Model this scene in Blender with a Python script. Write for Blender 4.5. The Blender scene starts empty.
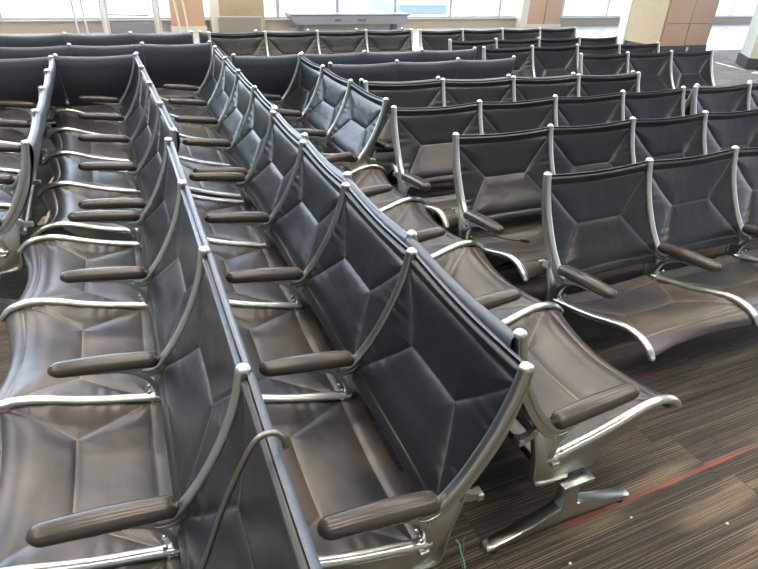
import bpy, bmesh, math, random
from mathutils import Vector, Matrix
from math import sin, cos, pi, radians, sqrt, exp, atan2
random.seed(7)
scene = bpy.context.scene
COL = scene.collection
PITCH = 0.61

# ------------------------------------------------------------------ helpers
def link(o, parent=None):
    COL.objects.link(o)
    if parent: o.parent = parent
    return o

def tag(o, label=None, cat=None, group=None, kind=None):
    if label: o['label'] = label
    if cat: o['category'] = cat
    if group: o['group'] = group
    if kind: o['kind'] = kind
    return o

def mesh_obj(name, bm, mat, parent=None, smooth=True, angle=40):
    me = bpy.data.meshes.new(name)
    bmesh.ops.recalc_face_normals(bm, faces=bm.faces)
    bm.to_mesh(me); bm.free()
    for m in (mat if isinstance(mat, (list, tuple)) else [mat]): me.materials.append(m)
    if smooth:
        me.polygons.foreach_set('use_smooth', [True]*len(me.polygons))
        try: me.set_sharp_from_angle(angle=radians(angle))
        except Exception: pass
    o = bpy.data.objects.new(name, me)
    return link(o, parent)

def empty(name, loc, rz=0):
    o = bpy.data.objects.new(name, None)
    o.empty_display_size = .2
    o.location = loc; o.rotation_euler = (0, 0, rz)
    return link(o)

def add_box(bm, c, s, rz=0, bevel=0, rot=None):
    r = bmesh.ops.create_cube(bm, size=1)
    vs = r['verts']
    M = Matrix.Translation(c) @ (rot if rot else Matrix.Rotation(rz, 4, 'Z')) @ Matrix.Diagonal((s[0], s[1], s[2], 1))
    bmesh.ops.transform(bm, matrix=M, verts=vs)
    if bevel:
        es = list({e for v in vs for e in v.link_edges})
        bmesh.ops.bevel(bm, geom=es, offset=bevel, segments=2, affect='EDGES', profile=.5)

def add_tube(bm, pts, r, n=10, radii=None, cap=True):
    pts = [Vector(p) for p in pts]
    rings = []
    up = Vector((0, 0, 1))
    prev = None
    for i, p in enumerate(pts):
        t = (pts[min(i+1, len(pts)-1)] - pts[max(i-1, 0)]).normalized()
        if prev is None:
            a = t.cross(up)
            if a.length < 1e-3: a = t.cross(Vector((1, 0, 0)))
        else:
            a = prev - t*prev.dot(t)
        a.normalize(); b = t.cross(a); prev = a
        rr = radii[i] if radii else r
        rings.append([bm.verts.new(p + a*rr*cos(2*pi*k/n) + b*rr*sin(2*pi*k/n)) for k in range(n)])
    for A, B in zip(rings, rings[1:]):
        for k in range(n): bm.faces.new((A[k], A[(k+1) % n], B[(k+1) % n], B[k]))
    if cap:
        bm.faces.new(rings[0][::-1]); bm.faces.new(rings[-1])

def smooth_path(pts, sub=5):
    """Catmull-Rom through 2D points"""
    out = []
    P = [tuple(p) for p in pts]
    n = len(P)
    for i in range(n-1):
        p0 = P[max(i-1, 0)]; p1 = P[i]; p2 = P[i+1]; p3 = P[min(i+2, n-1)]
        for k in range(sub):
            t = k/sub
            out.append(tuple(.5*((2*b)+(c-a)*t+(2*a-5*b+4*c-d)*t*t+(-a+3*b-3*c+d)*t**3) for a, b, c, d in zip(p0, p1, p2, p3)))
    out.append(P[-1])
    return out

def sweep_yz(bm, path, section, scale=None, x0=0):
    """sweep a (x, w) section along a path in the yz plane; w is the normal (path turned +90 deg)"""
    rings = []
    n = len(path)
    for i, p in enumerate(path):
        a = path[max(i-1, 0)]; b = path[min(i+1, n-1)]
        ty, tz = b[0]-a[0], b[1]-a[1]
        L = sqrt(ty*ty+tz*tz) or 1
        ny, nz = -tz/L, ty/L
        sec = section(i/(n-1)) if callable(section) else section
        sc = scale(i/(n-1)) if scale else 1
        rings.append([bm.verts.new((x0+x*sc, p[0]+ny*w*sc, p[1]+nz*w*sc)) for x, w in sec])
    m = len(rings[0])
    for A, B in zip(rings, rings[1:]):
        for k in range(m): bm.faces.new((A[k], A[(k+1) % m], B[(k+1) % m], B[k]))
    bm.faces.new(rings[0][::-1]); bm.faces.new(rings[-1])

def add_plate(bm, outline, hx, x0=0, bevel=.002):
    """yz outline extruded to +-hx"""
    A = [bm.verts.new((x0-hx, y, z)) for y, z in outline]
    B = [bm.verts.new((x0+hx, y, z)) for y, z in outline]
    n = len(outline)
    fs = [bm.faces.new(A), bm.faces.new(B[::-1])]
    for k in range(n): fs.append(bm.faces.new((A[k], B[k], B[(k+1) % n], A[(k+1) % n])))
    if bevel:
        es = list({e for f in fs[:2] for e in f.edges})
        bmesh.ops.bevel(bm, geom=es, offset=bevel, segments=1, affect='EDGES')

# ------------------------------------------------------------------ materials
def new_mat(name):
    m = bpy.data.materials.new(name); m.use_nodes = True
    nt = m.node_tree; bs = nt.nodes['Principled BSDF']
    return m, nt, bs

def simple(name, col, rough=.5, metal=0, bump=0, bscale=200, spec=.5, noise=0, nscale=6):
    m, nt, b = new_mat(name)
    b.inputs['Base Color'].default_value = (*col, 1)
    b.inputs['Roughness'].default_value = rough
    b.inputs['Metallic'].default_value = metal
    b.inputs['Specular IOR Level'].default_value = spec
    tc = nt.nodes.new('ShaderNodeTexCoord')
    if noise:
        n = nt.nodes.new('ShaderNodeTexNoise'); n.inputs['Scale'].default_value = nscale; n.inputs['Detail'].default_value = 4
        nt.links.new(tc.outputs['Object'], n.inputs['Vector'])
        mp = nt.nodes.new('ShaderNodeMapRange')
        mp.inputs['To Min'].default_value = 1-noise; mp.inputs['To Max'].default_value = 1+noise
        nt.links.new(n.outputs['Fac'], mp.inputs['Value'])
        vm = nt.nodes.new('ShaderNodeVectorMath'); vm.operation = 'SCALE'
        vm.inputs[0].default_value = col
        nt.links.new(mp.outputs['Result'], vm.inputs['Scale'])
        nt.links.new(vm.outputs['Vector'], b.inputs['Base Color'])
    if bump:
        n = nt.nodes.new('ShaderNodeTexNoise'); n.inputs['Scale'].default_value = bscale
        nt.links.new(tc.outputs['Object'], n.inputs['Vector'])
        bp = nt.nodes.new('ShaderNodeBump'); bp.inputs['Strength'].default_value = bump; bp.inputs['Distance'].default_value = .002
        nt.links.new(n.outputs['Fac'], bp.inputs['Height']); nt.links.new(bp.outputs['Normal'], b.inputs['Normal'])
    return m

def leather(name, dark, dusty, dust_amt, rough, seamcol):
    m, nt, b = new_mat(name)
    L = nt.links.new
    tc = nt.nodes.new('ShaderNodeTexCoord'); oi = nt.nodes.new('ShaderNodeObjectInfo')
    off = nt.nodes.new('ShaderNodeVectorMath'); off.operation = 'MULTIPLY_ADD'
    comb = nt.nodes.new('ShaderNodeCombineXYZ')
    for k in range(3): L(oi.outputs['Random'], comb.inputs[k])
    L(comb.outputs[0], off.inputs[0]); off.inputs[1].default_value = (37, 23, 11); L(tc.outputs['Object'], off.inputs[2])
    n1 = nt.nodes.new('ShaderNodeTexNoise'); n1.inputs['Scale'].default_value = 3.2; n1.inputs['Detail'].default_value = 5
    n2 = nt.nodes.new('ShaderNodeTexNoise'); n2.inputs['Scale'].default_value = 16; n2.inputs['Detail'].default_value = 1.5
    for n in (n1, n2): L(off.outputs[0], n.inputs['Vector'])
    mr = nt.nodes.new('ShaderNodeMapRange'); mr.inputs['From Min'].default_value = .38; mr.inputs['From Max'].default_value = .68
    L(n1.outputs['Fac'], mr.inputs['Value'])
    mu = nt.nodes.new('ShaderNodeMath'); mu.operation = 'MULTIPLY'; L(mr.outputs[0], mu.inputs[0])
    rr = nt.nodes.new('ShaderNodeMapRange'); rr.inputs['To Min'].default_value = dust_amt*.35; rr.inputs['To Max'].default_value = dust_amt
    L(oi.outputs['Random'], rr.inputs['Value']); L(rr.outputs[0], mu.inputs[1])
    mx = nt.nodes.new('ShaderNodeMix'); mx.data_type = 'RGBA'
    mx.inputs['A'].default_value = (*dark, 1); mx.inputs['B'].default_value = (*dusty, 1)
    L(mu.outputs[0], mx.inputs['Factor'])
    at = nt.nodes.new('ShaderNodeAttribute'); at.attribute_name = 'seam'
    ms = nt.nodes.new('ShaderNodeMath'); ms.operation = 'MULTIPLY'; L(at.outputs['Fac'], ms.inputs[0])
    mn = nt.nodes.new('ShaderNodeMapRange'); mn.inputs['From Min'].default_value = .35; mn.inputs['From Max'].default_value = .65
    mn.inputs['To Min'].default_value = .0; mn.inputs['To Max'].default_value = .75
    L(n1.outputs['Fac'], mn.inputs['Value']); L(mn.outputs[0], ms.inputs[1])
    mx2 = nt.nodes.new('ShaderNodeMix'); mx2.data_type = 'RGBA'
    L(ms.outputs[0], mx2.inputs['Factor']); L(mx.outputs['Result'], mx2.inputs['A']); mx2.inputs['B'].default_value = (*seamcol, 1)
    L(mx2.outputs['Result'], b.inputs['Base Color'])
    b.inputs['Roughness'].default_value = rough
    b.inputs['Specular IOR Level'].default_value = .55
    bp2 = nt.nodes.new('ShaderNodeBump'); bp2.inputs['Strength'].default_value = .22; bp2.inputs['Distance'].default_value = .01
    L(n2.outputs['Fac'], bp2.inputs['Height'])
    L(bp2.outputs[0], b.inputs['Normal'])
    return m

M_BACK = leather('back_leather', (.008, .011, .015), (.020, .024, .028), .6, .33, (.26, .255, .25))
M_REAR = leather('rear_vinyl_glare_lift', (.070, .090, .120), (.085, .105, .135), .6, .36, (.1, .1, .1))  # base colour lightened to blue-grey, painting in the glare over the far benches
M_SEAT = leather('seat_leather', (.020, .023, .030), (.125, .100, .082), .85, .33, (.34, .28, .21))
M_ALU = simple('cast_aluminium', (.58, .62, .60), .29, 1)
M_ALUD = simple('dull_aluminium', (.40, .40, .38), .38, .9)
M_ARM = simple('black_urethane', (.045, .040, .037), .27, 0, noise=.1, nscale=12)
M_ROD = simple('rod_metal', (.22, .21, .18), .35, .9)
M_BEAM = simple('black_steel', (.03, .03, .03), .42, .3)
M_RUB = simple('rubber', (.02, .02, .02), .7)

def carpet():
    m, nt, b = new_mat('striped_carpet')
    L = nt.links.new
    def math_(op, a, bb=None, c=None):
        n = nt.nodes.new('ShaderNodeMath'); n.operation = op
        for i, v in enumerate((a, bb, c)):
            if v is None: continue
            if isinstance(v, (int, float)): n.inputs[i].default_value = v
            else: L(v, n.inputs[i])
        return n.outputs[0]
    def comb(x, y, z=0):
        n = nt.nodes.new('ShaderNodeCombineXYZ')
        for i, v in enumerate((x, y, z)):
            if isinstance(v, (int, float)): n.inputs[i].default_value = v
            else: L(v, n.inputs[i])
        return n.outputs[0]
    def noise(vec, scale, det=2):
        n = nt.nodes.new('ShaderNodeTexNoise'); n.inputs['Scale'].default_value = scale; n.inputs['Detail'].default_value = det
        L(vec, n.inputs['Vector']); return n.outputs['Fac']
    def white(vec):
        n = nt.nodes.new('ShaderNodeTexWhiteNoise'); n.noise_dimensions = '3D'; L(vec, n.inputs['Vector']); return n.outputs['Value']
    def ss(v, a, bb):
        n = nt.nodes.new('ShaderNodeMapRange'); n.interpolation_type = 'SMOOTHSTEP'
        n.inputs['From Min'].default_value = a; n.inputs['From Max'].default_value = bb; L(v, n.inputs['Value']); return n.outputs[0]
    tc = nt.nodes.new('ShaderNodeTexCoord')
    sp = nt.nodes.new('ShaderNodeSeparateXYZ'); L(tc.outputs['Object'], sp.inputs[0])
    x, y = sp.outputs[0], sp.outputs[1]
    row = math_('FLOOR', math_('DIVIDE', math_('ADD', y, .193), .25))
    h = white(comb(row, 3.7))
    col = math_('FLOOR', math_('DIVIDE', math_('ADD', x, h), 1.0))
    cell = white(comb(row, col, 1.3))
    cell2 = white(comb(row, col, 9.1))
    # thin lines running along x
    ly = math_('ADD', y, math_('MULTIPLY', cell, 7.0))
    n1 = noise(comb(math_('MULTIPLY', x, .7), math_('MULTIPLY', ly, 200)), 1.0, 2)
    thr = math_('ADD', .60, math_('MULTIPLY', cell2, -.05))
    reg = math_('LESS_THAN', math_('FRACT', math_('DIVIDE', ly, .0105)), .17)
    rgm = ss(noise(comb(math_('MULTIPLY', x, .9), math_('MULTIPLY', ly, 26)), 1.0, 2), .46, .60)
    lines = math_('MAXIMUM', math_('MULTIPLY', ss(math_('SUBTRACT', n1, thr), 0, .05), .6), math_('MULTIPLY', reg, rgm))
    fine = ss(noise(comb(math_('MULTIPLY', x, 2.5), math_('MULTIPLY', ly, 420)), 1.0, 1), .5, .62)
    patch = ss(noise(comb(math_('MULTIPLY', x, 1.3), math_('MULTIPLY', ly, 7)), 1.0, 3), .50, .66)
    fleck = noise(tc.outputs['Object'], 420, 2)
    mxa = nt.nodes.new('ShaderNodeMix'); mxa.data_type = 'RGBA'
    mxa.inputs['A'].default_value = (.022, .019, .017, 1); mxa.inputs['B'].default_value = (.20, .160, .110, 1)
    f0 = math_('MULTIPLY', patch, math_('ADD', .35, math_('MULTIPLY', fine, .5)))
    f0 = math_('ADD', f0, math_('MULTIPLY', fine, .13))
    L(f0, mxa.inputs['Factor'])
    mxb = nt.nodes.new('ShaderNodeMix'); mxb.data_type = 'RGBA'
    L(mxa.outputs['Result'], mxb.inputs['A']); mxb.inputs['B'].default_value = (.40, .31, .21, 1)
    L(math_('MULTIPLY', lines, math_('MULTIPLY', ss(fleck, .3, .6), .75)), mxb.inputs['Factor'])
    # red streaks
    def band(yc, hw, x0, x1):
        a = math_('LESS_THAN', math_('ABSOLUTE', math_('SUBTRACT', y, yc)), hw)
        c = math_('MULTIPLY', math_('GREATER_THAN', x, x0), math_('LESS_THAN', x, x1))
        return math_('MULTIPLY', a, c)
    red = math_('ADD', band(.877, .006, 1.12, 4.2), band(1.39, .010, 1.35, 2.2))
    red = math_('MULTIPLY', red, math_('ADD', .15, math_('MULTIPLY', ss(noise(comb(math_('MULTIPLY', x, 3.5), math_('MULTIPLY', y, 260)), 1.0), .42, .62), .65)))
    mxc = nt.nodes.new('ShaderNodeMix'); mxc.data_type = 'RGBA'
    L(mxb.outputs['Result'], mxc.inputs['A']); mxc.inputs['B'].default_value = (.38, .03, .02, 1)
    L(red, mxc.inputs['Factor'])
    # dark joints between planks
    fy = math_('FRACT', math_('DIVIDE', math_('ADD', y, .193), .25)); fx = math_('FRACT', math_('ADD', x, h))
    jt = math_('MAXIMUM', math_('LESS_THAN', fy, .008), math_('LESS_THAN', fx, .003))
    mxd = nt.nodes.new('ShaderNodeMix'); mxd.data_type = 'RGBA'
    L(mxc.outputs['Result'], mxd.inputs['A']); mxd.inputs['B'].default_value = (.012, .01, .01, 1)
    L(math_('MULTIPLY', jt, .8), mxd.inputs['Factor'])
    L(mxd.outputs['Result'], b.inputs['Base Color'])
    b.inputs['Roughness'].default_value = .9; b.inputs['Specular IOR Level'].default_value = .25
    b.inputs['Sheen Weight'].default_value = .35; b.inputs['Sheen Roughness'].default_value = .5
    bp = nt.nodes.new('ShaderNodeBump'); bp.inputs['Strength'].default_value = .5; bp.inputs['Distance'].default_value = .003
    L(math_('ADD', fleck, math_('MULTIPLY', fine, .5)), bp.inputs['Height']); L(bp.outputs[0], b.inputs['Normal'])
    return m
M_CARPET = carpet()
M_TILE = simple('polished_floor', (.50, .51, .53), .22, 0, noise=.05, nscale=1.2)
M_SILL = simple('sill_paint', (.42, .37, .29), .55)
M_WALLP = simple('wall_paint', (.26, .28, .28), .7)
M_COPPER = simple('terracotta_panel', (.47, .315, .22), .42, 0, noise=.07, nscale=2.5)
M_TAN = simple('tan_stone', (.37, .305, .195), .6, 0, bump=.15, bscale=60, noise=.12, nscale=9)
M_CREAM = simple('cream_trim', (.60, .58, .52), .45)
M_DARKBASE = simple('dark_baseboard', (.05, .052, .06), .4)
M_MULL = simple('mullion_metal', (.55, .55, .55), .4, .5)
M_WHITE = simple('white_panel', (.72, .72, .72), .45)
M_GREYP = simple('grey_panel', (.20, .20, .215), .5)
M_COUNTER = simple('counter_metal', (.27, .275, .29), .45, .1)
M_COUNTERD = simple('counter_top_edge', (.13, .13, .17), .4, .2)
M_CEIL = simple('ceiling_tile', (.36, .37, .38), .8)
M_MESH = simple('woven_mesh', (.22, .205, .18), .6)
M_PALE = simple('pale_green_panel', (.55, .60, .55), .5)
M_STRIP = simple('floor_strip', (.75, .75, .73), .3, .6)
M_GREEN = simple('green_wire', (.02, .25, .13), .5)
M_WIREW = simple('pale_wire', (.25, .5, .40), .5)
M_CORD = simple('black_cord', (.012, .012, .012), .5)
M_CRUMB = simple('crumb', (.7, .66, .55), .8)
M_FOAM = simple('torn_foam', (.55, .46, .33), .9, 0, bump=.8, bscale=80)
M_OUT = simple('distant_building', (.35, .40, .48), .7)
M_APRON = simple('concrete_apron', (.75, .75, .73), .9)

def glass():
    m, nt, b = new_mat('window_glass')
    nt.nodes.remove(b)
    out = nt.nodes['Material Output']
    tr = nt.nodes.new('ShaderNodeBsdfTransparent'); tr.inputs[0].default_value = (.93, .95, .95, 1)
    gl = nt.nodes.new('ShaderNodeBsdfGlossy'); gl.inputs['Roughness'].default_value = .02
    mx = nt.nodes.new('ShaderNodeMixShader'); mx.inputs[0].default_value = .06
    nt.links.new(tr.outputs[0], mx.inputs[1]); nt.links.new(gl.outputs[0], mx.inputs[2]); nt.links.new(mx.outputs[0], out.inputs[0])
    return m
M_GLASS = glass()
def emis(name, col, s):
    m, nt, b = new_mat(name)
    b.inputs['Base Color'].default_value = (*col, 1)
    b.inputs['Emission Color'].default_value = (*col, 1); b.inputs['Emission Strength'].default_value = s
    return m
M_LAMP = emis('lamp_diffuser', (1, .88, .74), 11)

# ------------------------------------------------------------------ tandem bench
# local frame: x along the row, y forward (towards the sitter's knees), z up; y = 0 at the top of the back
POST = smooth_path([(0, .882), (.010, .83), (.024, .78), (.050, .71), (.084, .64), (.122, .575), (.160, .525), (.188, .495), (.215, .482), (.245, .487)], 4)
RAIL = smooth_path([(.205, .362), (.26, .372), (.315, .384), (.37, .396), (.45, .418), (.52, .442), (.585, .460), (.635, .463), (.68, .453), (.712, .434), (.733, .412)], 4)

def post_section(t):
    # front edge towards +w after the turn (path runs downwards, so +w points forward)
    back = -.015 - .014*min(1, max(0, (t-.08)/.3))
    if t > .8: back = -.029 + .012*(t-.8)/.2
    return [(-.009, .017), (0, .0195), (.009, .017), (.0145, .011), (.0155, .003), (.0145, -.004), (.010, -.0055), (.010, -.009),
            (.0135, -.0105), (.0135, back+.003), (.009, back), (-.009, back), (-.0135, back+.003), (-.0135, -.0105),
            (-.010, -.009), (-.010, -.0055), (-.0145, -.004), (-.0155, .003), (-.0145, .011)]

def make_side_frame():
    bm = bmesh.new()
    sweep_yz(bm, POST, post_section)
    # rounded ball at the top
    r = bmesh.ops.create_uvsphere(bm, u_segments=16, v_segments=10, radius=.0185)
    bmesh.ops.transform(bm, matrix=Matrix.Translation((0, .001, .882)) @ Matrix.Diagonal((.97, 1, .8, 1)), verts=r['verts'])
    # seat rail
    rs = [(-.0155, -.006), (-.0165, .002), (-.0135, .0085), (-.007, .0125), (0, .0135), (.007, .0125), (.0135, .0085), (.0165, .002), (.0155, -.006), (.011, -.011), (0, -.012), (-.011, -.011)]
    sweep_yz(bm, RAIL, rs, scale=lambda t: 1 if t < .9 else 1-.18*((t-.9)/.1))
    r = bmesh.ops.create_uvsphere(bm, u_segments=14, v_segments=8, radius=.0125)
    bmesh.ops.transform(bm, matrix=Matrix.Translation((0, .734, .411)) @ Matrix.Diagonal((1.1, 1, 1, 1)), verts=r['verts'])
    r = bmesh.ops.create_uvsphere(bm, u_segments=14, v_segments=8, radius=.014)
    bmesh.ops.transform(bm, matrix=Matrix.Translation((0, .205, .362)) @ Matrix.Diagonal((1.15, .8, .95, 1)), verts=r['verts'])
    # neck that sweeps from under the arm down to the seat rail
    neck = smooth_path([(.305, .499), (.275, .487), (.245, .466), (.222, .435), (.211, .40), (.208, .355)], 4)
    ns = [(-.012, 0), (-.009, .010), (0, .0135), (.009, .010), (.012, 0), (.009, -.009), (0, -.011), (-.009, -.009)]
    sweep_yz(bm, neck, ns, scale=lambda t: .72+.38*t)
    armb = smooth_path([(.195, .492), (.25, .492), (.32, .503), (.40, .515)], 4)
    sweep_yz(bm, armb, [(-.011, -.006), (-.011, .006), (.011, .006), (.011, -.006)], scale=lambda t: 1-.4*t)
    # cast web
    add_plate(bm, [(.128, .545), (.150, .545), (.198, .478), (.214, .44), (.216, .362), (.30, .372), (.42, .402), (.54, .442), (.60, .452), (.585, .43), (.52, .375), (.45, .318), (.405, .262), (.30, .254), (.235, .256), (.185, .262), (.168, .275), (.158, .31), (.148, .39), (.130, .46), (.118, .52)], .0065)
    # flange along the web's lower edge
    fl = smooth_path([(.118, .52), (.130, .46), (.148, .39), (.158, .31), (.168, .275), (.185, .262), (.235, .256), (.30, .254)], 3)
    sweep_yz(bm, fl, [(-.011, -.003), (-.011, .003), (.011, .003), (.011, -.003)])
    # bolts on the rail's rear end and at the neck
    for y, z in ((.222, .366), (.236, .40)):
        for s in (-1, 1):
            r = bmesh.ops.create_cone(bm, cap_ends=True, segments=10, radius1=.0065, radius2=.0055, depth=.006)
            bmesh.ops.transform(bm, matrix=Matrix.Translation((s*.0155, y, z)) @ Matrix.Rotation(pi/2, 4, 'Y'), verts=r['verts'])
    add_box(bm, (0, .225, .345), (.046, .028, .022), bevel=.003)
    return mesh_obj('side_frame', bm, M_ALU, angle=50)

def make_bracket():
    bm = bmesh.new()
    add_plate(bm, [(.135, .515), (.13, .49), (.095, .478), (.068, .478), (.062, .492), (.07, .503), (.10, .505), (.122, .53)], .009)
    add_box(bm, (0, .072, .49), (.032, .018, .022), bevel=.003)
    return mesh_obj('rear_bracket', bm, M_ALUD)

def make_armrest():
    bm = bmesh.new()
    N, K = 30, 20
    L0, L1 = .188, .504
    rings = []
    for i in range(N+1):
        t = i/N
        u = .5-.5*cos(pi*t)
        y = L0+(L1-L0)*u
        # superellipse end rounding, fatter behind the middle
        e = min(1, (1-abs(2*u-1)**9)**.5) if 0 < u < 1 else 0
        end_r = min(u/.075, 1); end_f = min((1-u)/.10, 1)
        e = sqrt(max(0, 1-(1-end_r)**2))*sqrt(max(0, 1-(1-end_f)**2))
        w = (.0275+.0045*sin(pi*min(1, u*1.05)))*e + .0006
        h = (.0255+.0035*sin(pi*u))*e*(1-.12*u) + .0006
        zc = .5165+.034*u+.004*sin(pi*u)
        ring = []
        for k in range(K):
            a = 2*pi*k/K
            ca, sa = cos(a), sin(a)
            px = w*abs(ca)**.85*(1 if ca > 0 else -1)
            pz = h*abs(sa)**.9*(1 if sa > 0 else -1)
            if pz < 0: pz *= .9
            ring.append(bm.verts.new((px, y, zc+pz)))
        rings.append(ring)
    for A, B in zip(rings, rings[1:]):
        for k in range(K): bm.faces.new((A[k], A[(k+1) % K], B[(k+1) % K], B[k]))
    bm.faces.new(rings[0][::-1]); bm.faces.new(rings[-1])
    return mesh_obj('armrest', bm, M_ARM, angle=70)

def seg_dist(px, py, a, b):
    dx, dy = b[0]-a[0], b[1]-a[1]
    t = max(0, min(1, ((px-a[0])*dx+(py-a[1])*dy)/(dx*dx+dy*dy)))
    return sqrt((px-a[0]-t*dx)**2+(py-a[1]-t*dy)**2)

def resample(path, n):
    d = [0]
    for a, b in zip(path, path[1:]): d.append(d[-1]+sqrt(sum((p-q)**2 for p, q in zip(a, b))))
    out = []; j = 0
    for i in range(n+1):
        s = d[-1]*i/n
        while j < len(d)-2 and d[j+1] < s: j += 1
        f = (s-d[j])/(d[j+1]-d[j])
        out.append(tuple(p+(q-p)*f for p, q in zip(path[j], path[j+1])))
    return out, d[-1]

def make_sling(name, path, seams, welts, half, puff, disp, mat, roll, NS=150, NT=150, rim=.9):
    """path: (y,z) list from t=0 to 1; disp(s,t)->(dn,dy,dz): shift along the normal and in y, z"""
    pts, LEN = resample(smooth_path(path, 6), NT)
    X0, X1 = .011, PITCH-.011
    W = X1-X0
    sm = [((a[0]*W, a[1]*LEN), (b[0]*W, b[1]*LEN)) for a, b in seams]
    bm = bmesh.new()
    lay = bm.verts.layers.float.new('seam')
    front, back = [], []
    for j in range(NT+1):
        t = j/NT
        a = pts[max(j-1, 0)]; b = pts[min(j+1, NT)]
        ty, tz = b[0]-a[0], b[1]-a[1]; l = sqrt(ty*ty+tz*tz); ny, nz = -tz/l, ty/l
        if name == 'seat_pad': pass
        fr, br = [], []
        for i in range(NS+1):
            s = i/NS
            d = min(seg_dist(s*W, t*LEN, p, q) for p, q in sm)
            ed = min(s, 1-s)*W; et = min(t, 1-t)*LEN
            h = half + puff*(1-exp(-(d/.022)**.9))
            h += roll*exp(-((t*LEN-.012)/.014)**2)
            # close towards the rims
            h *= sqrt(max(.0, min(1, 1-(1-min(1, et/.011))**2)))
            h *= .55+.45*sqrt(max(0, min(1, 1-(1-min(1, ed/.022))**2)))
            # pleats that radiate from the side posts
            pl = .0016*exp(-ed/.05)*sin(t*LEN*95+2.2*sin(t*17)) * (1 if t > .06 else 0)
            dn, dy, dz = disp(s, t)
            y = pts[j][0]+ny*dn+dy; z = pts[j][1]+nz*dn+dz
            x = X0+W*s
            v = bm.verts.new((x, y+ny*(h+pl), z+nz*(h+pl)))
            v[lay] = exp(-(d/.0019)**2)
            hb = h*.8 if name == 'seat_pad' else h*.4
            w = bm.verts.new((x, y-ny*(hb-pl*.3), z-nz*(hb-pl*.3)))
            w[lay] = exp(-(d/.0032)**2)
            fr.append(v); br.append(w)
        front.append(fr); back.append(br)
    for j in range(NT):
        for i in range(NS):
            bm.faces.new((front[j][i], front[j][i+1], front[j+1][i+1], front[j+1][i]))
            bm.faces.new((back[j][i], back[j+1][i], back[j+1][i+1], back[j][i+1]))
    for j in range(NT):
        bm.faces.new((front[j][0], front[j+1][0], back[j+1][0], back[j][0]))
        bm.faces.new((front[j][NS], back[j][NS], back[j+1][NS], front[j+1][NS]))
    bmesh.ops.remove_doubles(bm, verts=[v for r in (front[0], back[0], front[-1], back[-1]) for v in r], dist=1e-5)
    return mesh_obj(name, bm, mat, angle=60)

BACK_PATH = [(-.006, .872), (.006, .82), (.020, .775), (.046, .705), (.080, .635), (.118, .57), (.156, .515), (.180, .475), (.196, .435)]
BACK_SEAMS = [((0, .10), (.275, .47)), ((1, .10), (.725, .47)), ((.275, .47), (.725, .47)), ((.275, .47), (.02, .90)), ((.725, .47), (.98, .90)),
              ((-.1, .088), (1.1, .088)), ((-.1, .915), (1.1, .915))]
def back_disp(s, t):
    k = sin(pi*s)
    return (-.012*k*(.08+.92*sin(pi*min(1, t*1.1)**.8)) - .002, 0, -.014*k*(1-t)**3 + .012*k*t**4)
SEAT_PATH = [(.168, .338), (.20, .343), (.26, .353), (.315, .366), (.37, .379), (.45, .401), (.52, .424), (.58, .441), (.63, .444), (.672, .436), (.702, .416), (.716, .392)]
SEAT_SEAMS = [((0, .12), (.24, .50)), ((1, .12), (.76, .50)), ((.24, .50), (.76, .50)), ((.24, .50), (0, .84)), ((.76, .50), (1, .84)),
              ((-.1, .125), (1.1, .125)), ((-.1, .86), (1.1, .86))]
def seat_disp(s, t):
    k = sin(pi*s)
    return (-.026*k*sin(pi*min(1, .12+t*.75)), -.034*k*t**2.5, -.010*k*t**3)

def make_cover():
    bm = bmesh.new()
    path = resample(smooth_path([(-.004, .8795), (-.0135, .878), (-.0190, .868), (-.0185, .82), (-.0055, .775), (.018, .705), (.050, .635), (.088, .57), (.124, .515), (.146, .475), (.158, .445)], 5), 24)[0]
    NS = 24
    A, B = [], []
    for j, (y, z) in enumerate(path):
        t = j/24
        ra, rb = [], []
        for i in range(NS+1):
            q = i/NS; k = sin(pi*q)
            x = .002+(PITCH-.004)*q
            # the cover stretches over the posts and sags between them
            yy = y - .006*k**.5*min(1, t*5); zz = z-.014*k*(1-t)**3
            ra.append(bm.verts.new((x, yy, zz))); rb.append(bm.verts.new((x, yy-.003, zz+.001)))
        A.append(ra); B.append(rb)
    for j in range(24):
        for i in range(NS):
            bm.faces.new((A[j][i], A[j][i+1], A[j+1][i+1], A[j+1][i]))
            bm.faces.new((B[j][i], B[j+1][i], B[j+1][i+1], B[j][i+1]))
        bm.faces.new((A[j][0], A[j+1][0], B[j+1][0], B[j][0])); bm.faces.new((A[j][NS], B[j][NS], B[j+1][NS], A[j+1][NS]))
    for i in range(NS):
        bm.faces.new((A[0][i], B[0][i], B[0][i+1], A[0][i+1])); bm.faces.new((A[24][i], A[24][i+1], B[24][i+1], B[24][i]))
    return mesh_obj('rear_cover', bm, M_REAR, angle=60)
def make_seat():
    # path runs rear -> front; normal (-tz, ty) points up
    return make_sling('seat_pad', SEAT_PATH, SEAT_SEAMS, [], .0055, .0100, seat_disp, M_SEAT, .002)
def make_back():
    # path runs top -> bottom; normal (-tz, ty) points forward
    return make_sling('backrest', BACK_PATH, BACK_SEAMS, [], .0055, .0095, back_disp, M_BACK, .0075)

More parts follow.
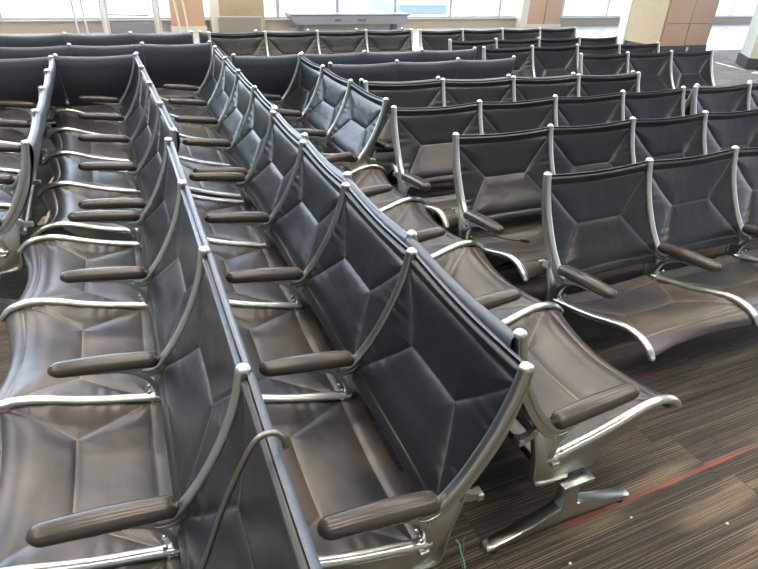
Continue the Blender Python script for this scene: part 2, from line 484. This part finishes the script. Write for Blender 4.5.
def make_leg():
    bm = bmesh.new()
    # clamp under the beam
    add_box(bm, (0, .335, .228), (.075, .125, .016), bevel=.003)
    # pedestal column
    col = [(.335, .226), (.335, .16), (.337, .11), (.34, .07)]
    def sec(t):
        w = .020+.004*t; h = .024+.016*t*t
        return [(-w, -h), (-w, h), (-w*.55, h+.004), (w*.55, h+.004), (w, h), (w, -h), (w*.55, -h-.004), (-w*.55, -h-.004)]
    sweep_yz(bm, col, sec)
    # foot bar: two arms sloping to the floor
    top = [(.028, .030), (.05, .042), (.20, .068), (.29, .098), (.34, .125), (.385, .098), (.46, .068), (.60, .042), (.632, .030)]
    bot = [(.632, .014), (.60, .012), (.46, .028), (.34, .040), (.20, .028), (.05, .012), (.028, .014)]
    add_plate(bm, top+bot, .021, bevel=.006)
    return mesh_obj('leg', bm, M_ALU, angle=45)
def make_glide(y):
    bm = bmesh.new()
    r = bmesh.ops.create_cone(bm, cap_ends=True, segments=16, radius1=.020, radius2=.016, depth=.014)
    bmesh.ops.transform(bm, matrix=Matrix.Translation((0, y, .007)), verts=r['verts'])
    return mesh_obj('foot_glide', bm, M_RUB)

def make_beam(n):
    bm = bmesh.new()
    L = n*PITCH+.02
    x = L/2-.01
    add_box(bm, (x, .335, .247), (L, .052, .022), bevel=.002)
    add_box(bm, (x, .335, .2405), (L, .070, .006), bevel=.001)
    add_box(bm, (x, .335, .262), (L, .062, .006), bevel=.001)
    return mesh_obj('beam', bm, M_BEAM)

P_FRAME, P_BRK, P_ARM, P_SEAT, P_BACK, P_LEG = make_side_frame(), make_bracket(), make_armrest(), make_seat(), make_back(), make_leg()
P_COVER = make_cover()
P_GL = [make_glide(.06), make_glide(.60)]
PROTO = [P_COVER, P_FRAME, P_BRK, P_ARM, P_SEAT, P_BACK, P_LEG]+P_GL

def part(proto, parent, x=0):
    o = proto.copy(); COL.objects.link(o); o.parent = parent; o.location = (x, 0, 0)
    return o

BENCHES = {}
def bench(key, u, v, ang, n, mirror, label, group, dz=0):
    """(u,v): first post of the row; the row runs n seats at ang degrees; mirror: the seats face right of that direction"""
    a = radians(ang)
    if mirror:
        u, v = u+cos(a)*n*PITCH, v+sin(a)*n*PITCH
        a += pi
    root = empty('tandem_bench', (u, v, 0), a)
    tag(root, label, 'airport seating', group)
    b = make_beam(n); b.parent = root
    for k in range(n+1):
        f = part(P_FRAME, root, k*PITCH)
        part(P_ARM, f); part(P_BRK, f)
    for k in range(n):
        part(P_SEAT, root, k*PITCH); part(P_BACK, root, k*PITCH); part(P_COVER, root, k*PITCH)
    for k in (0, n):
        l = part(P_LEG, root, k*PITCH)
        for g in P_GL: part(g, l)
    BENCHES[key] = root
    return root

GL = 'benches in the left aisle rows'
GR = 'benches in the cross rows'
BL = [
 # key,  u,     v,     ang,   n, mirror, label
 ('A1', .136, .400, 88.92, 4, False, 'nearest black leather bench on the left, dusty brown seats filling the left foreground', GL),
 ('A2', .226, 3.000, 90.76, 4, False, 'four-seat black bench in line behind the nearest left bench, torn foam under its seat fronts', GL),
 ('B', .744, .784, 88.90, 4, False, 'black leather bench in the middle foreground facing left, tall seat back end nearest the camera', GL),
 ('B2', .825, 3.306, 88.3, 4, False, 'four-seat black bench in line behind the middle foreground bench, facing left', GL),
 ('C1', .809, .901, 89.6, 4, True, 'black leather bench facing right with its silver foot and worn tan seat in full view', GL),
 ('C2', 1.556, 3.36, 90.3, 3, False, 'three-seat black bench facing left, behind the far end of the right-facing bench', GL),
 ('Z', -.424, 2.973, 90.22, 4, False, 'leftmost black bench seen along its back, silver posts stepping up at the left edge', GL),
 ('R1', 1.643, 1.852, 1.26, 4, True, 'nearest of the benches on the right, facing the camera, green-black backs and low brown seats', GR),
 ('R2', 1.575, 2.518, -.29, 4, True, 'second bench on the right facing the camera, a black cord lying on its first seat', GR),
 ('R3', 1.512, 3.148, .18, 4, True, 'third bench on the right facing the camera, directly behind the bench with the cord', GR),
 ('R3b', 4.065, 3.140, 0, 4, True, 'black bench at the right edge, in line with the third camera-facing row', GR),
 ('R3c', 4.15, 3.198, 0, 4, False, 'black bench at the right edge turned away, only post tops over the bench backing it', GR),
 ('R4', 1.640, 3.900, -4.1, 4, True, 'fourth bench on the right facing the camera, set slightly askew', GR),
 ('R5', 1.640, 3.975, -4.5, 4, False, 'bench turned away from the camera, back to back with the slightly askew fourth bench', GR),
 ('R6', 1.651, 4.69, -.14, 3, False, 'three-seat bench turned away, right behind the pair of slightly askew benches', GR),
 ('R7', .97, 5.25, .3, 4, False, 'bench turned away whose left end touches the far post of the three-seat left-facing bench', GR),
 ('R8', 3.455, 5.85, .6, 4, True, 'far bench facing the camera, only its upper backs seen, between counter and big pillar', GR),
 ('R9', 3.535, 5.288, -.09, 4, True, 'far bench facing the camera, its right end in front of the big terracotta pillar', GR),
 ('R10', 4.309, 4.71, -.9, 3, True, 'three-seat bench facing the camera, full backs visible below the big terracotta pillar', GR),
 ('R11a', 1.007, 6.76, .65, 4, True, 'farthest row bench facing the camera, in front of the long metal counter', GR),
 ('R11', 3.541, 6.735, .56, 4, True, 'farthest row bench facing the camera, in front of the narrow terracotta column', GR),
 ('L1', -1.60, 6.87, -.3, 4, False, 'farthest bench at the left turned away, below the metal frames by the window', GR),
 ('L1b', .93, 6.86, .65, 4, False, 'farthest bench turned away behind the one facing the camera at the mesh screen', GR),
 ('L2', -1.54, 6.09, -.65, 4, False, 'second farthest bench at the left, turned away from the camera', GR),
 ('L3', -2.235, 5.50, -.5, 4, False, 'bench turned away at the far end of the two left aisle rows, crossing behind them', GR),
]
for b in BL: bench(*b)
for p in PROTO: bpy.data.objects.remove(p)

# torn lining hanging below the seat fronts
def torn(parent, x0, w, reach, seed):
    rnd = random.Random(seed)
    bm = bmesh.new()
    n = 14
    rows = []
    for j in range(4):
        f = j/3
        rows.append([(x0+w*i/n+rnd.uniform(-.003, .003),
                      .700-.03*sin(pi*((x0+w*i/n) % PITCH)/PITCH)+f*reach*(.45+.55*rnd.random())*sin(pi*(i+.5)/(n+1)),
                      .408-.030*f*f+rnd.uniform(-.003, .003)) for i in range(n+1)])
    T = [[bm.verts.new((p[0], p[1], p[2]+.004)) for p in r_] for r_ in rows]
    Bt = [[bm.verts.new((p[0], p[1], p[2]-.004)) for p in r_] for r_ in rows]
    for j in range(3):
        for i in range(n):
            bm.faces.new((T[j][i], T[j][i+1], T[j+1][i+1], T[j+1][i])); bm.faces.new((Bt[j][i], Bt[j+1][i], Bt[j+1][i+1], Bt[j][i+1]))
    for i in range(n):
        bm.faces.new((T[3][i], T[3][i+1], Bt[3][i+1], Bt[3][i])); bm.faces.new((T[0][i], Bt[0][i], Bt[0][i+1], T[0][i+1]))
    for j in range(3):
        bm.faces.new((T[j][0], T[j+1][0], Bt[j+1][0], Bt[j][0])); bm.faces.new((T[j][n], Bt[j][n], Bt[j+1][n], T[j+1][n]))
    o = mesh_obj('torn_lining', bm, M_FOAM, parent)
    tag(o, 'torn cream foam lining')
for key, x0, w, rc, s in (('A2', .10, .26, .075, 1), ('A2', .72, .20, .06, 2), ('A2', 1.30, .14, .05, 3), ('R2', 2.05, .28, .05, 5)):
    torn(BENCHES[key], x0, w, rc, s)

# ------------------------------------------------------------------ room
def struct(name, bm, mat, smooth=False):
    o = mesh_obj(name, bm, mat, None, smooth); tag(o, kind='structure'); return o
def box_obj(name, c, s, mat, parent=None, bevel=0, rz=0):
    bm = bmesh.new(); add_box(bm, c, s, rz, bevel); return mesh_obj(name, bm, mat, parent, bevel > 0)

bm = bmesh.new(); add_box(bm, (7, 1.0, -.05), (46, 17.6, .1)); f = struct('floor', bm, M_CARPET)
bm = bmesh.new(); add_box(bm, (7, 12.2, -.05), (46, 4.8, .1)); struct('trim_1', bm, M_TILE)
WV = 14.5
CEIL = 9.0
bm = bmesh.new(); add_box(bm, (7, 3.8, CEIL+.05), (46, 22, .1)); struct('ceiling', bm, M_CEIL)
bm = bmesh.new(); add_box(bm, (7, -7.3, CEIL/2), (46, .2, CEIL)); struct('wall_front_light_block', bm, M_WALLP)  # unseen wall behind the camera, added to block sky light from that side
bm = bmesh.new(); add_box(bm, (-9.3, 3.6, CEIL/2), (.2, 21.6, CEIL)); struct('wall_left', bm, M_WALLP)
bm = bmesh.new(); add_box(bm, (7, WV+.1, .11), (46, .2, .22)); add_box(bm, (7, WV+.1, CEIL-.25), (46, .2, .5)); struct('wall_back', bm, M_SILL)
bm = bmesh.new(); add_box(bm, (7, WV+.08, .232), (46, .30, .024), bevel=.005); struct('trim_2', bm, M_SILL)
MULLS = [-9, -6.5, -4, -1.9, 3.82, 5.32, 6.89, 8.53, 10.10, 12.30, 13.99, 15.6, 17.0, 18.2, 19.5, 21.5, 23.5, 25.5, 27.5]
for i, (a, b_) in enumerate(zip(MULLS, MULLS[1:])):
    w = empty('window_%d' % (i+1), ((a+b_)/2, WV+.1, .244)); tag(w, kind='structure')
    L = b_-a; H = CEIL-.5-.244
    bm = bmesh.new()
    add_box(bm, (-L/2+.02, 0, H/2), (.04, .10, H)); add_box(bm, (L/2-.02, 0, H/2), (.04, .10, H))
    add_box(bm, (0, 0, .02), (L-.08, .10, .04)); add_box(bm, (0, 0, H-.02), (L-.08, .10, .04))
    mesh_obj('window_frame', bm, M_MULL, w, False)
    bm = bmesh.new(); add_box(bm, (0, 0, H/2), (L-.08, .012, H-.08)); mesh_obj('window_pane', bm, M_GLASS, w, False)

# columns between the windows
c = empty('wall_column', (1.715, WV-.14, 0)); tag(c, 'narrow terracotta panelled column by the metal frames at the left', 'column')
box_obj('column_panel', (0, 0, CEIL/2+.065), (.72, .20, CEIL-.13), M_COPPER, c)
box_obj('column_base', (0, -.01, .065), (.76, .23, .13), M_CREAM, c)
c = empty('wall_column', (2.84, WV-.16, 0)); tag(c, 'tan stone column behind the low mesh screen', 'column')
box_obj('column_shaft', (.06, 0, CEIL/2), (1.02, .30, CEIL), M_TAN, c)
box_obj('corner_trim', (-.545, 0, CEIL/2), (.19, .32, CEIL), M_CREAM, c)
c = empty('wall_column', (11.43, WV-.14, 0)); tag(c, 'narrow terracotta column with a dark centre joint, at the window wall', 'column')
box_obj('column_panel', (-.30, 0, CEIL/2), (.565, .24, CEIL), M_COPPER, c)
box_obj('column_panel', (.29, 0, CEIL/2), (.555, .24, CEIL), M_COPPER, c)
box_obj('joint_strip', (0, .01, CEIL/2), (.035, .2, CEIL), M_DARKBASE, c)
box_obj('corner_trim', (-.70, 0, CEIL/2), (.22, .26, CEIL), M_CREAM, c)
box_obj('column_base', (0, -.015, .05), (1.2, .26, .10), M_CREAM, c)
# big pillar in the hall
c = empty('hall_pillar', (11.65, 9.6, 0)); tag(c, 'big square pillar clad in terracotta and tan stone on a dark base', 'pillar')
bm = bmesh.new()
for k, z in enumerate((.15, .60, 1.55, 2.5, 3.45, 4.4, 5.35, 6.3, 7.25, 8.2)):
    z2 = (.60, 1.55, 2.5, 3.45, 4.4, 5.35, 6.3, 7.25, 8.2, CEIL)[k]
    add_box(bm, (-.36, .5, (z+z2)/2), (.70, .995, z2-z-.008)); add_box(bm, (.36, .5, (z+z2)/2), (.70, .995, z2-z-.008))
mesh_obj('terracotta_cladding', bm, M_COPPER, c, False)
box_obj('side_cladding', (-.735, .52, .15+(CEIL-.15)/2), (.06, 1.0, CEIL-.15), M_TAN, c)
box_obj('cream_trim', (-.735, 1.14, CEIL/2), (.08, .24, CEIL), M_CREAM, c)
box_obj('pillar_core', (0, .55, CEIL/2), (1.36, .9, CEIL), M_DARKBASE, c)
box_obj('pillar_base', (0, .5, .075), (1.44, 1.02, .15), M_DARKBASE, c)
bm = bmesh.new(); add_box(bm, (.10, -.018, .075), (.07, .012, .09), bevel=.004); add_box(bm, (.10, -.026, .075), (.03, .008, .05))
o = mesh_obj('power_outlet', bm, M_CREAM); o.location = (11.65, 9.6, 0); tag(o, 'small beige power outlet on the dark base of the big pillar', 'outlet')
# pale pillar at the right edge
c = empty('hall_pillar', (11.14, 7.69, 0), radians(-42)); tag(c, 'pale green pillar with a dark base at the right edge', 'pillar')
box_obj('pillar_panel', (.8, .4, .2+(CEIL-.2)/2), (1.54, .8, CEIL-.2), M_PALE, c)
box_obj('pillar_base', (.8, .4, .1), (1.6, .86, .2), M_DARKBASE, c)
# joint strips in the floor
o = box_obj('floor_strip', (11.13, 7.98, .003), (.035, .82, .006), M_STRIP, rz=radians(13)*-1); tag(o, 'thin bright metal strip in the carpet by the pale pillar', 'floor strip')

# metal frames by the window at the left
def sign_frame():
    c = empty('sign_stand', (.47, 14.0, 0)); tag(c, 'tall white board held between two wide pale posts by the left windows', 'sign stand')
    for x, w in ((-.44, .15), (.58, .15)):
        bm = bmesh.new()
        add_tube(bm, [(x+.05, 0, 2.6), (x+.05, 0, 0)], .022, 12)
        add_tube(bm, [(x-.05, 0, 2.6), (x-.05, 0, 0)], .022, 12)
        pl = mesh_obj('post', bm, M_MULL, c); box_obj('post_infill', (x, .0, 1.3), (.05, .02, 2.6), M_CREAM, pl)
    bm = bmesh.new(); add_tube(bm, [(-.38, 0, .39), (.42, 0, .37)], .012, 8); mesh_obj('cross_bar', bm, M_COUNTERD, c)
    box_obj('white_board', (.06, .03, 1.4), (.86, .015, 1.95), M_WHITE, c)
    box_obj('grey_board', (.06, .03, .13), (.86, .015, .22), M_GREYP, c)
sign_frame()
def tube_stand(x, label, lean):
    c = empty('tube_frame', (x, 14.05, 0)); tag(c, label, 'metal frame')
    for dx in (-.085, .085):
        bm = bmesh.new(); add_tube(bm, [(dx-lean, 0, 1.6), (dx-lean*.9, 0, .9), (dx-lean*.3, 0, .4), (dx, 0, 0)], .022, 10)
        mesh_obj('upright', bm, M_MULL if lean == 0.03 else M_CREAM, c)
    bm = bmesh.new(); add_tube(bm, [(-.085-lean, 0, 1.6), (.085-lean, 0, 1.6)], .022, 10); mesh_obj('top_bar', bm, M_CREAM, c)
tube_stand(-.43, 'slim pale tube frame at the far left windows', .03)
tube_stand(1.58, 'slim pale tube frame in front of the narrow terracotta column', .09)
# low mesh screen
c = empty('mesh_screen', (2.75, 13.95, 0)); tag(c, 'low grey mesh screen in a thin metal frame before the tan column', 'screen')
bm = bmesh.new()
add_tube(bm, [(-.52, 0, 0), (-.52, 0, .35), (.52, 0, .345), (.52, 0, 0)], .012, 8); mesh_obj('frame', bm, M_MULL, c)
box_obj('mesh_panel', (.03, 0, .165), (.94, .01, .30), M_MESH, c)
# long metal counter
c = empty('counter', (5.42, 14.05, 0)); tag(c, 'long grey metal counter on two square legs below the windows', 'counter')
bm = bmesh.new()
A = [(-1.40, -.28, .19), (1.42, -.28, .19), (1.42, .15, .19), (-1.30, .15, .19)]
Bq = [(-1.56, -.34, .375), (1.42, -.34, .375), (1.42, .2, .375), (-1.56, .2, .375)]
va = [bm.verts.new(p) for p in A]; vb = [bm.verts.new(p) for p in Bq]
bm.faces.new(va[::-1]); bm.faces.new(vb)
for k in range(4): bm.faces.new((va[k], va[(k+1) % 4], vb[(k+1) % 4], vb[k]))
mesh_obj('counter_body', bm, M_COUNTER, c, False)
box_obj('counter_top', (-.02, -.06, .395), (3.0, .58, .04), M_COUNTERD, c)
for x in (-1.22, 1.2): box_obj('leg', (x, -.02, .095), (.12, .14, .19), M_GREYP, c)
for x, w in ((-.38, .16), (.22, .22)): box_obj('handle_recess', (x, -.318, .28), (w, .01, .05), M_COUNTERD, c)

# outside
bm = bmesh.new(); add_box(bm, (20, 98, -4.6), (320, 165, .2)); struct('ground', bm, M_APRON)
c = empty('service_building', (35.2, 70.5, -4.5)); tag(c, 'low blue-grey block outside the window, to the right of the metal counter', 'building')
box_obj('building_walls', (0, 0, .45), (6.5, 8.0, .9), M_OUT, c)
box_obj('roof', (0, 0, .95), (6.7, 8.2, .1), M_OUT, c)

# ------------------------------------------------------------------ small things
bm = bmesh.new(); add_tube(bm, [(-.540, 2.98, .447), (-.556, 4.2, .452), (-.575, 5.38, .455)], .013, 12)
o = mesh_obj('metal_tube', bm, M_ALUD); tag(o, 'long dull metal tube lying behind the leftmost bench', 'tube')
bm = bmesh.new()
rod = smooth_path([(.175, .775, .862), (.172, .776, .886), (.158, .778, .903), (.135, .778, .905), (.115, .776, .890), (.085, .772, .84), (.045, .765, .76), (.008, .756, .67), (-.03, .745, .58), (-.06, .735, .50), (-.075, .73, .452)], 4)
add_tube(bm, rod, .0062, 12)
o = mesh_obj('bent_rod', bm, M_ROD); tag(o, 'thin bent metal rod hooked over the back of the nearest left bench', 'rod')
bm = bmesh.new()
add_tube(bm, [(1.52, 2.20, .50), (1.56, 2.17, .485), (1.64, 2.15, .455), (1.73, 2.14, .425), (1.80, 2.135, .412)], .0035, 8)
o = mesh_obj('loose_cable', bm, M_CORD)
bm = bmesh.new(); add_box(bm, (1.82, 2.132, .408), (.045, .02, .016), bevel=.004, rot=Matrix.Rotation(radians(14), 4, 'Y'))
add_box(bm, (1.847, 2.132, .4), (.012, .014, .010), bevel=.002)
mesh_obj('plug', bm, M_CORD, o)
tag(o, 'thin black cable with a plug lying across the first seat of the second right bench', 'cable')
for nm, mt, pts, lb in (('wire_scrap', M_GREEN, [(.742, .875, .004), (.752, .905, .004), (.778, .930, .006), (.786, .950, .02), (.797, .957, .028)], 'dark green wire scrap on the carpet by the foreground bench end'),
                        ('wire_scrap', M_WIREW, [(.748, .872, .004), (.760, .900, .004), (.764, .925, .006), (.770, .945, .018), (.764, .962, .024)], 'pale green wire scrap on the carpet by the foreground bench end')):
    bm = bmesh.new(); add_tube(bm, [(p[0], p[1], p[2]) for p in pts], .0022, 8)
    o = mesh_obj(nm, bm, mt); tag(o, lb, 'wire', 'wire scraps on the carpet')
for i, (x, y, lb) in enumerate(((1.393, .813, 'tiny pale crumb on the carpet just below the red stripe'), (1.693, .665, 'tiny curled pale scrap on the carpet right of the crumb'), (1.074, .756, 'tiny pale crumb at the bottom edge near the bench foot'))):
    bm = bmesh.new(); r = bmesh.ops.create_icosphere(bm, subdivisions=2, radius=.005)
    for v in r['verts']: v.co *= 1+random.uniform(-.25, .25)
    bmesh.ops.transform(bm, matrix=Matrix.Translation((x, y, .004)) @ Matrix.Diagonal((1.1, .8, .7, 1)), verts=r['verts'])
    o = mesh_obj('crumb', bm, M_CRUMB); tag(o, lb, 'crumb', 'crumbs on the carpet')
bm = bmesh.new(); add_box(bm, (10.93, 7.27, .01), (.22, .12, .02), rz=.3, bevel=.004)
o = mesh_obj('paper_scrap', bm, M_WHITE); tag(o, 'white scrap lying before the base of the pale pillar', 'paper')

# ------------------------------------------------------------------ ceiling lamps
k = 0
for j, y in enumerate((-3.0, 1.5, 6.0, 10.5)):
    for i, x in enumerate((-5.2, 1.2, 7.6)):
        c = empty('ceiling_lamp', (x, y, CEIL)); tag(c, 'recessed linear ceiling lamp over the seating', 'lamp', 'ceiling lamps above the frame')
        box_obj('lamp_housing', (0, 0, -.03), (4.3, 1.26, .06), M_WHITE, c)
        box_obj('diffuser', (0, 0, -.065), (4.2, 1.16, .012), M_LAMP, c)

# ------------------------------------------------------------------ world, camera
w = bpy.data.worlds.new('World'); scene.world = w; w.use_nodes = True
nt = w.node_tree; bg = nt.nodes['Background']
tc = nt.nodes.new('ShaderNodeTexCoord'); sp = nt.nodes.new('ShaderNodeSeparateXYZ'); nt.links.new(tc.outputs['Generated'], sp.inputs[0])
cr = nt.nodes.new('ShaderNodeValToRGB'); nt.links.new(sp.outputs[2], cr.inputs[0])
cr.color_ramp.elements[0].position = .0; cr.color_ramp.elements[0].color = (.86, .90, .96, 1)
cr.color_ramp.elements[1].position = .5; cr.color_ramp.elements[1].color = (.55, .70, .95, 1)
nt.links.new(cr.outputs[0], bg.inputs['Color'])
mm = nt.nodes.new('ShaderNodeMapRange'); mm.inputs['From Min'].default_value = -.2; mm.inputs['From Max'].default_value = 1
mm.inputs['To Min'].default_value = 1.8; mm.inputs['To Max'].default_value = 5.0
nt.links.new(sp.outputs[1], mm.inputs['Value']); nt.links.new(mm.outputs[0], bg.inputs['Strength'])

cam = bpy.data.cameras.new('camera'); co = bpy.data.objects.new('camera', cam); COL.objects.link(co)
R = Vector((.9149873, -.4019383, .0352680)); D = Vector((-.1756121, -.4754110, -.8620584)); F = Vector((.3632611, .7825791, -.5055803))
co.matrix_world = Matrix(((R[0], -D[0], -F[0], 0), (R[1], -D[1], -F[1], 0), (R[2], -D[2], -F[2], 1.6875), (0, 0, 0, 1)))
cam.sensor_width = 36; cam.lens = 565.95/758*36; cam.clip_start = .02; cam.clip_end = 300
scene.camera = co
scene.view_settings.view_transform = 'Standard'; scene.view_settings.look = 'None'
scene.view_settings.gamma = 1; scene.view_settings.use_curve_mapping = False
scene.view_settings.exposure = 1.0
scene.cycles.sample_clamp_indirect = 3
scene.cycles.caustics_reflective = False
scene.cycles.caustics_refractive = False
scene.cycles.max_bounces = 6
scene.cycles.volume_bounces = 0
